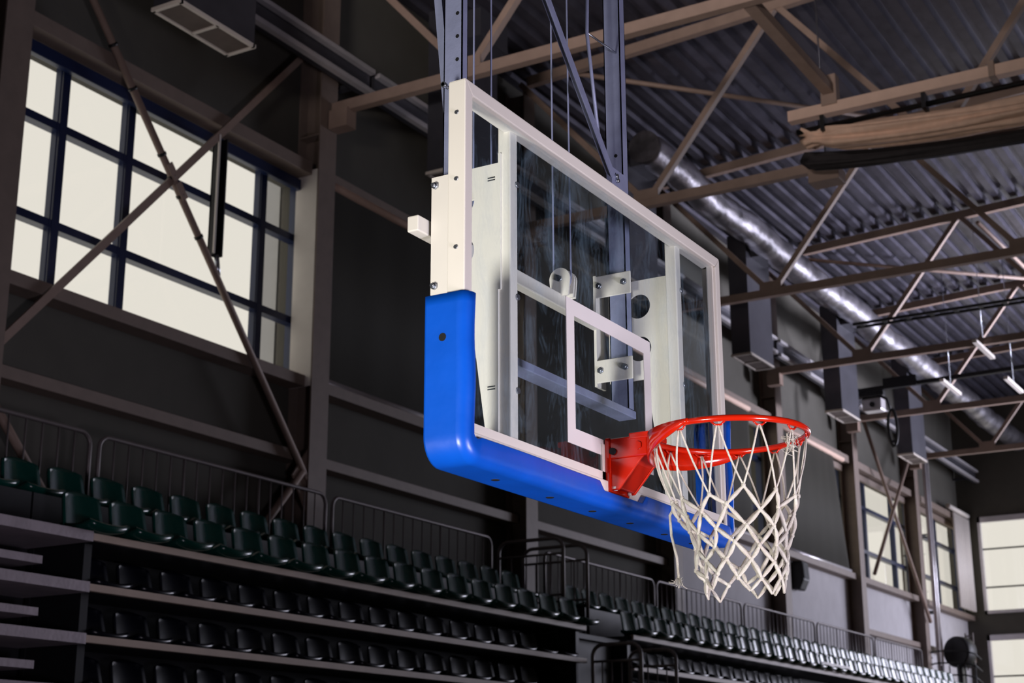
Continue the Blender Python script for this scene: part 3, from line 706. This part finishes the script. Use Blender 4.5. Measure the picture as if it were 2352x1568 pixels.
# padding
def pad():
    out = [(0.0, -2.235), (0.0, -2.23), (0.0, -2.136), (0.0, -2.129), (-0.0035, -2.116), (-0.0125, -2.1045), (-0.024, -2.099), (-0.031, -2.098), (-0.97, -2.098), (-1.0, -2.0985), (-1.0, -2.119), (-0.6, -2.122), (-0.6, -2.177), (-1.0, -2.18), (-1.0, -2.235)]
    ya, yb, zb = Y0-0.014, Y1+0.014, ZB-0.048; R = 0.075; zt = 3.318
    path = [(ya, z) for z in np.linspace(zt, zb+R, 14)]
    path += [(ya+R-R*math.cos(a), zb+R-R*math.sin(a)) for a in np.linspace(0, PI/2, 10)[1:-1]]
    path += [(y, zb) for y in np.linspace(ya+R, yb-R, 60)]
    path += [(yb-R+R*math.sin(a), zb+R-R*math.cos(a)) for a in np.linspace(0, PI/2, 10)[1:-1]]
    path += [(yb, z) for z in np.linspace(zb+R, zt, 14)]
    nP = len(path); k = len(out); vs = []
    for i, (y, z) in enumerate(path):
        a = path[max(i-1, 0)]; b = path[min(i+1, nP-1)]
        ty, tz = b[0]-a[0], b[1]-a[1]; L = math.hypot(ty, tz); ty /= L; tz /= L
        ny, nz = tz, -ty            # outward
        hor = abs(ty)
        lip = 0.043*(1-hor)+0.072*hor
        wob = 0.0025*math.sin(y*9)+0.002*math.sin(z*23)
        if abs(y-YC) < 0.13 and hor > 0.9: lip = 0.045
        for n_, x_ in out:
            n2 = n_*lip if n_ in (-1.0, -0.97) else (n_*lip if n_ == -0.6 else n_)
            vs.append((x_ + (wob if x_ > -2.13 else 0), y+ny*n2, z+nz*n2))
    fs = [(i*k+j, i*k+(j+1) % k, (i+1)*k+(j+1) % k, (i+1)*k+j) for i in range(nP-1) for j in range(k)]
    fs += [tuple(range(k-1, -1, -1)), tuple((nP-1)*k+j for j in range(k))]
    p = MB().add(vs, fs, True).build('padding', M['blue'], t)
    m = MB()
    MB().tube((-2.178, ya+0.004, 3.195), (-2.178, ya-0.0008, 3.195), 0.0115, 20).build('screw_hole', M['dark'], p)
    for y in (3.62, 3.93, 4.20, 4.46, 4.72, 4.95): MB().tube((-2.178, y, zb+0.004), (-2.178, y, zb-0.0012), 0.012, 16).build('screw_hole', M['dark'], p)
pad()
# rim
RX, RZ, RR = -1.742, 3.05, 0.2345
rim = MB().sweep([(RX+RR*math.cos(a), YC+RR*math.sin(a), RZ) for a in np.linspace(0, 2*PI, 97)[:-1]], 0.0095, 14, closed=True).build('rim', M['red'], t)
rim['label'] = 'orange-red ring'
# wrap plate below the ring on the board side
m = MB(); vs = []; n = 64
for i in range(n+1):
    u = i/n; a = math.radians(96+u*168); h = 0.080*math.sin(PI*u)**0.62
    h = max(0.014, h)
    for rr in (RR+0.011, RR+0.005):
        vs += [(RX+rr*math.cos(a), YC+rr*math.sin(a), RZ+0.008), (RX+rr*math.cos(a), YC+rr*math.sin(a), RZ+0.008-h)]
fs = []
for i in range(n):
    a, b = 4*i, 4*i+4
    fs += [(a, b, b+1, a+1), (a+3, b+3, b+2, a+2), (a, a+2, b+2, b), (a+1, b+1, b+3, a+3)]
fs += [(0, 1, 3, 2), (4*n, 4*n+2, 4*n+3, 4*n+1)]
m.add(vs, fs, True).build('wrap_plate', M['red'], rim)
# lower inner ring tube under the far arc that carries the hooks
m = MB(); NH = 12; hooks = []
for i in range(NH):
    a = 2*PI*(i+0.5)/NH; rr = RR-0.004
    p = Vector((RX+rr*math.cos(a), YC+rr*math.sin(a), RZ-0.012)); hooks.append((a, p))
    c = Vector((-math.sin(a), math.cos(a), 0))
    MB().sweep([p-c*0.02+Vector((0, 0, 0.004)), p-c*0.008-Vector((0, 0, 0.006)), p+c*0.008-Vector((0, 0, 0.006)), p+c*0.02+Vector((0, 0, 0.004))], 0.0032, 6).build('net_hook', M['red'], rim)
br = MB()
# mounting plate on the glass, arm, gusset
br.box(-2.128, -2.110, YC-0.066, YC+0.068, 2.905, 3.075)
br.prism([(-2.112, YC-0.062, 3.072), (-1.985, YC-0.062, 3.072), (-1.985, YC-0.062, 3.008), (-2.112, YC-0.062, 3.008)], (0, 0.124, 0))
br.box(-2.045, -1.975, YC-0.066, YC+0.066, 3.062, 3.082)
for yy in (YC-0.058, YC+0.05):
    br.prism([(-2.112, yy, 3.01), (-1.995, yy, 3.01), (-2.02, yy, 2.985), (-2.045, yy, 2.955), (-2.085, yy, 2.91), (-2.112, yy, 2.91)], (0, 0.008, 0))
br.prism([(-2.0, YC-0.05, 3.01), (-2.025, YC-0.05, 2.985), (-2.085, YC-0.05, 2.915), (-2.1, YC-0.05, 2.915), (-2.03, YC-0.05, 3.01)], (0, 0.1, 0))
br.build('bracket', M['red'], rim, bevel=0.004)
m = MB()
m.tube((-2.10, YC-0.062, 3.03), (-2.10, YC-0.07, 3.03), 0.011, 12); m.build('bracket_pin', M['dark'], rim)
m = MB(); m.tube((-2.015, YC-0.062, 3.04), (-2.015, YC-0.068, 3.04), 0.014, 6); m.build('pivot_bolt', M['red'], rim)
m = MB()
for yy in (YC-0.05, YC+0.053): MB().tube((-2.110, yy, 2.918), (-2.096, yy, 2.918), 0.009, 10).build('bracket_bolt', M['lining'], rim)
MB().box(-2.1345, -2.128, YC-0.082, YC+0.075, 2.93, 3.055).build('spacer_block', M['white'], rim)

# ---------------------------------------------------------------- net
NT = thing('basketball_net', (RX, YC, RZ-0.02), 'white knotted cord net with frayed ends hanging from the orange rim', 'net')
rnd = random.Random(11)
rows = [(0.185, 0.185, 0.5), (0.235, 0.165, 1.0), (0.285, 0.150, 0.5), (0.335, 0.138, 1.0), (0.385, 0.128, 0.5), (0.425, 0.122, 1.0)]
knots = []
for ri, (dz, rad_, off) in enumerate(rows):
    row = []
    for i in range(NH):
        a = 2*PI*(i+0.5+off)/NH+rnd.uniform(-0.07, 0.07)
        r_ = rad_*(1+rnd.uniform(-0.07, 0.07)); sh = 0.028*dz/0.4
        row.append(Vector((RX+sh+r_*math.cos(a), YC+r_*math.sin(a), RZ-0.012-dz+rnd.uniform(-0.012, 0.012))))
    knots.append(row)
cord = MB(); lower = MB()
def strand(mb, p, q, r, sag=0.0, twist=True):
    p, q = Vector(p), Vector(q); d = q-p; n_ = 9; pts = []; rr = []
    side = d.cross(Vector((0, 0, 1)))
    side = side.normalized() if side.length > 1e-6 else Vector((1, 0, 0))
    b = rnd.uniform(-1, 1)*sag
    outv = Vector((p.x-RX, p.y-YC, 0)); outv = outv.normalized() if outv.length > 0 else Vector((1, 0, 0))
    for i in range(n_):
        u = i/(n_-1); s_ = math.sin(PI*u)
        pts.append(p+d*u+side*b*s_+outv*abs(sag)*0.5*s_); rr.append(r*(0.78+0.42*s_**2) if twist else r)
    mb.sweep(pts, rr, 7)
for i in range(NH):
    a, h = hooks[i]
    h = h-Vector((0, 0, 0.004))
    # long top loops: each hook feeds the two knots below it
    strand(cord, h, knots[0][i], 0.0030, 0.014, False); strand(cord, h+Vector((0.004*math.sin(a), -0.004*math.cos(a), 0)), knots[0][(i-1) % NH], 0.0030, 0.014, False)
for ri in range(len(rows)-1):
    A, B = knots[ri], knots[ri+1]
    for i in range(NH):
        nb = ((i) % NH, (i-1) % NH) if rows[ri][2] == 0.5 else ((i) % NH, (i+1) % NH)
        for j in nb: strand(lower, A[i], B[j], 0.0056, 0.004)
for i in range(NH):     # closing loops at the bottom
    A = knots[-1]; p, q = A[i], A[(i+1) % NH]
    if i in (2, 7): continue
    mid = (p+q)/2+Vector((0, 0, -0.042+rnd.uniform(-0.008, 0.008)))
    strand(lower, p, mid, 0.0046, 0.003); strand(lower, mid, q, 0.0046, 0.003)
for row in knots:
    for k_ in row:
        MB().sweep([k_+Vector((0, 0, 0.008)), k_+Vector((0, 0, 0.004)), k_-Vector((0, 0, 0.004)), k_-Vector((0, 0, 0.008))], [0.003, 0.0068, 0.0068, 0.003], 7).build('knot', M['net'], NT)
cord.build('top_cords', M['net'], NT); lower.build('mesh_cords', M['net'], NT)
fray = MB()
# loose tail hanging outside the board side of the net
p0 = knots[0][5]; tail = [p0, p0+Vector((-0.015, -0.02, -0.04)), p0+Vector((-0.012, -0.02, -0.10)), p0+Vector((0.004, -0.02, -0.17)), p0+Vector((0.008, -0.02, -0.23))]
fray.sweep(tail, 0.0042, 7)
for i in range(22):
    d = Vector((rnd.uniform(-0.03, 0.02), rnd.uniform(-0.02, 0.02), rnd.uniform(-0.035, 0.0)))
    fray.sweep([tail[-1]+Vector((0, 0, 0.01)), tail[-1]+d*0.5+Vector((0, 0, -0.008)), tail[-1]+d], 0.0008, 4)
fray.build('frayed_tail', M['net'], NT); fray = MB()
h = hooks[11][1]+Vector((-0.01, 0, -0.045))
for i in range(40):
    a, b, c = [Vector((rnd.uniform(-0.022, 0.022), rnd.uniform(-0.022, 0.022), rnd.uniform(-0.04, 0.03))) for _ in range(3)]
    fray.sweep([h+a, h+(a+b)/2+c*0.5, h+b], 0.0009, 4)
fray.build('frayed_tuft', M['net'], NT)

# ---------------------------------------------------------------- hoist frame
H = thing('basketball_hoist', (-2.38, YC, 3.3), 'galvanised steel hoist frame of two posts and braces carrying the backboard', 'hoist')
ZTOP = 12.9
def cpost(x0, x1, y0, y1, zb, name):
    m = MB()
    # C-channel opening towards +Y: web on the -Y side, flanges along Y, lips
    m.box(x0, x1, y0, y0+0.004, zb, ZTOP); m.box(x1-0.004, x1, y0, y1, zb, ZTOP); m.box(x0, x0+0.004, y0, y1, zb, ZTOP)
    m.box(x1-0.02, x1, y1-0.003, y1, zb, ZTOP); m.box(x0, x0+0.02, y1-0.003, y1, zb, ZTOP)
    return m.build(name, M['galv'], H)
pl = cpost(-2.418, -2.350, 3.705, 3.737, 3.33, 'post'); pr_ = cpost(-2.412, -2.343, 4.812, 4.856, 3.33, 'post')
m = MB()
for z in (4.22, 4.30, 4.38, 4.50): MB().tube((-2.368, 3.7055, z), (-2.368, 3.7042, z), 0.0065, 14).build('post_hole', M['dark'], pl)
MB().tube((-2.37, 4.8125, 4.30), (-2.37, 4.8112, 4.30), 0.0065, 14).build('post_hole', M['dark'], pr_)
m = MB(); m.tube((-2.372, 3.705, 4.105), (-2.372, 3.63, 4.105), 0.006, 10); m.tube((-2.372, 3.645, 4.105), (-2.372, 3.63, 4.105), 0.0095, 6); m.build('stop_bolt', M['zinc'], pl)
MB().box(-2.412, -2.343, 3.68, 4.872, 3.300, 3.328).build('bottom_rail', M['galv'], H, bevel=0.003)
def L2(p, q, a, b, name, m='galv'): return MB().bar(p, q, a, b, (1, 0, 0)).build(name, M[m], H)
L2((-2.334, 4.725, 4.165), (-2.334, 3.62, 5.30), 0.032, 0.005, 'diagonal_brace')
L2((-2.345, 4.725, 4.165), (-2.345, 3.62, 5.30), 0.005, 0.022, 'diagonal_brace')
m = MB()
for (y, z) in ((4.728, 4.16), (4.735, 4.145)): m.tube((-2.334, y, z+0.02), (-2.322, y, z+0.02), 0.009, 6)
m.build('brace_bolt', M['zinc'], H)
MB().box(-2.355, -2.333, 4.70, 4.82, 4.13, 4.21).build('brace_lug', M['galv'], H)
MB().sweep([(-2.36, 4.60, 5.2), (-2.36, 4.575, 4.70), (-2.36, 4.665, 4.25)], 0.007, 8).build('tension_rod', M['galv'], H)
MB().tube((-2.36, 4.575, 4.70), (-2.36, 4.815, 4.72), 0.004, 6).build('rod_stay', M['zinc'], H)
MB().bar((-2.415, 3.728, 4.05), (-2.50, 3.70, 5.1), 0.028, 0.01, (0, 1, 0)).build('side_brace', M['galv'], H)
# hoist cables running round the pulleys
for y, l in ((4.515, 'steel hoist cable looped round the visible middle pulley'), (3.98, 'steel hoist cable just right of the left post')):
    yy = y-0.007; xc = -2.44
    path = [(xc-0.034, yy, ZTOP), (xc-0.034, yy, 3.75)]+[(xc+0.034*math.cos(a), yy, 3.735-0.034*math.sin(a)) for a in np.linspace(PI, 0, 10)]+[(xc+0.034, yy, 3.75), (xc+0.022, yy, ZTOP)]
    tag(MB().sweep(path, 0.0034, 8).build('hoist_cable', M['galv']), l, 'cable', 'hoist cables')
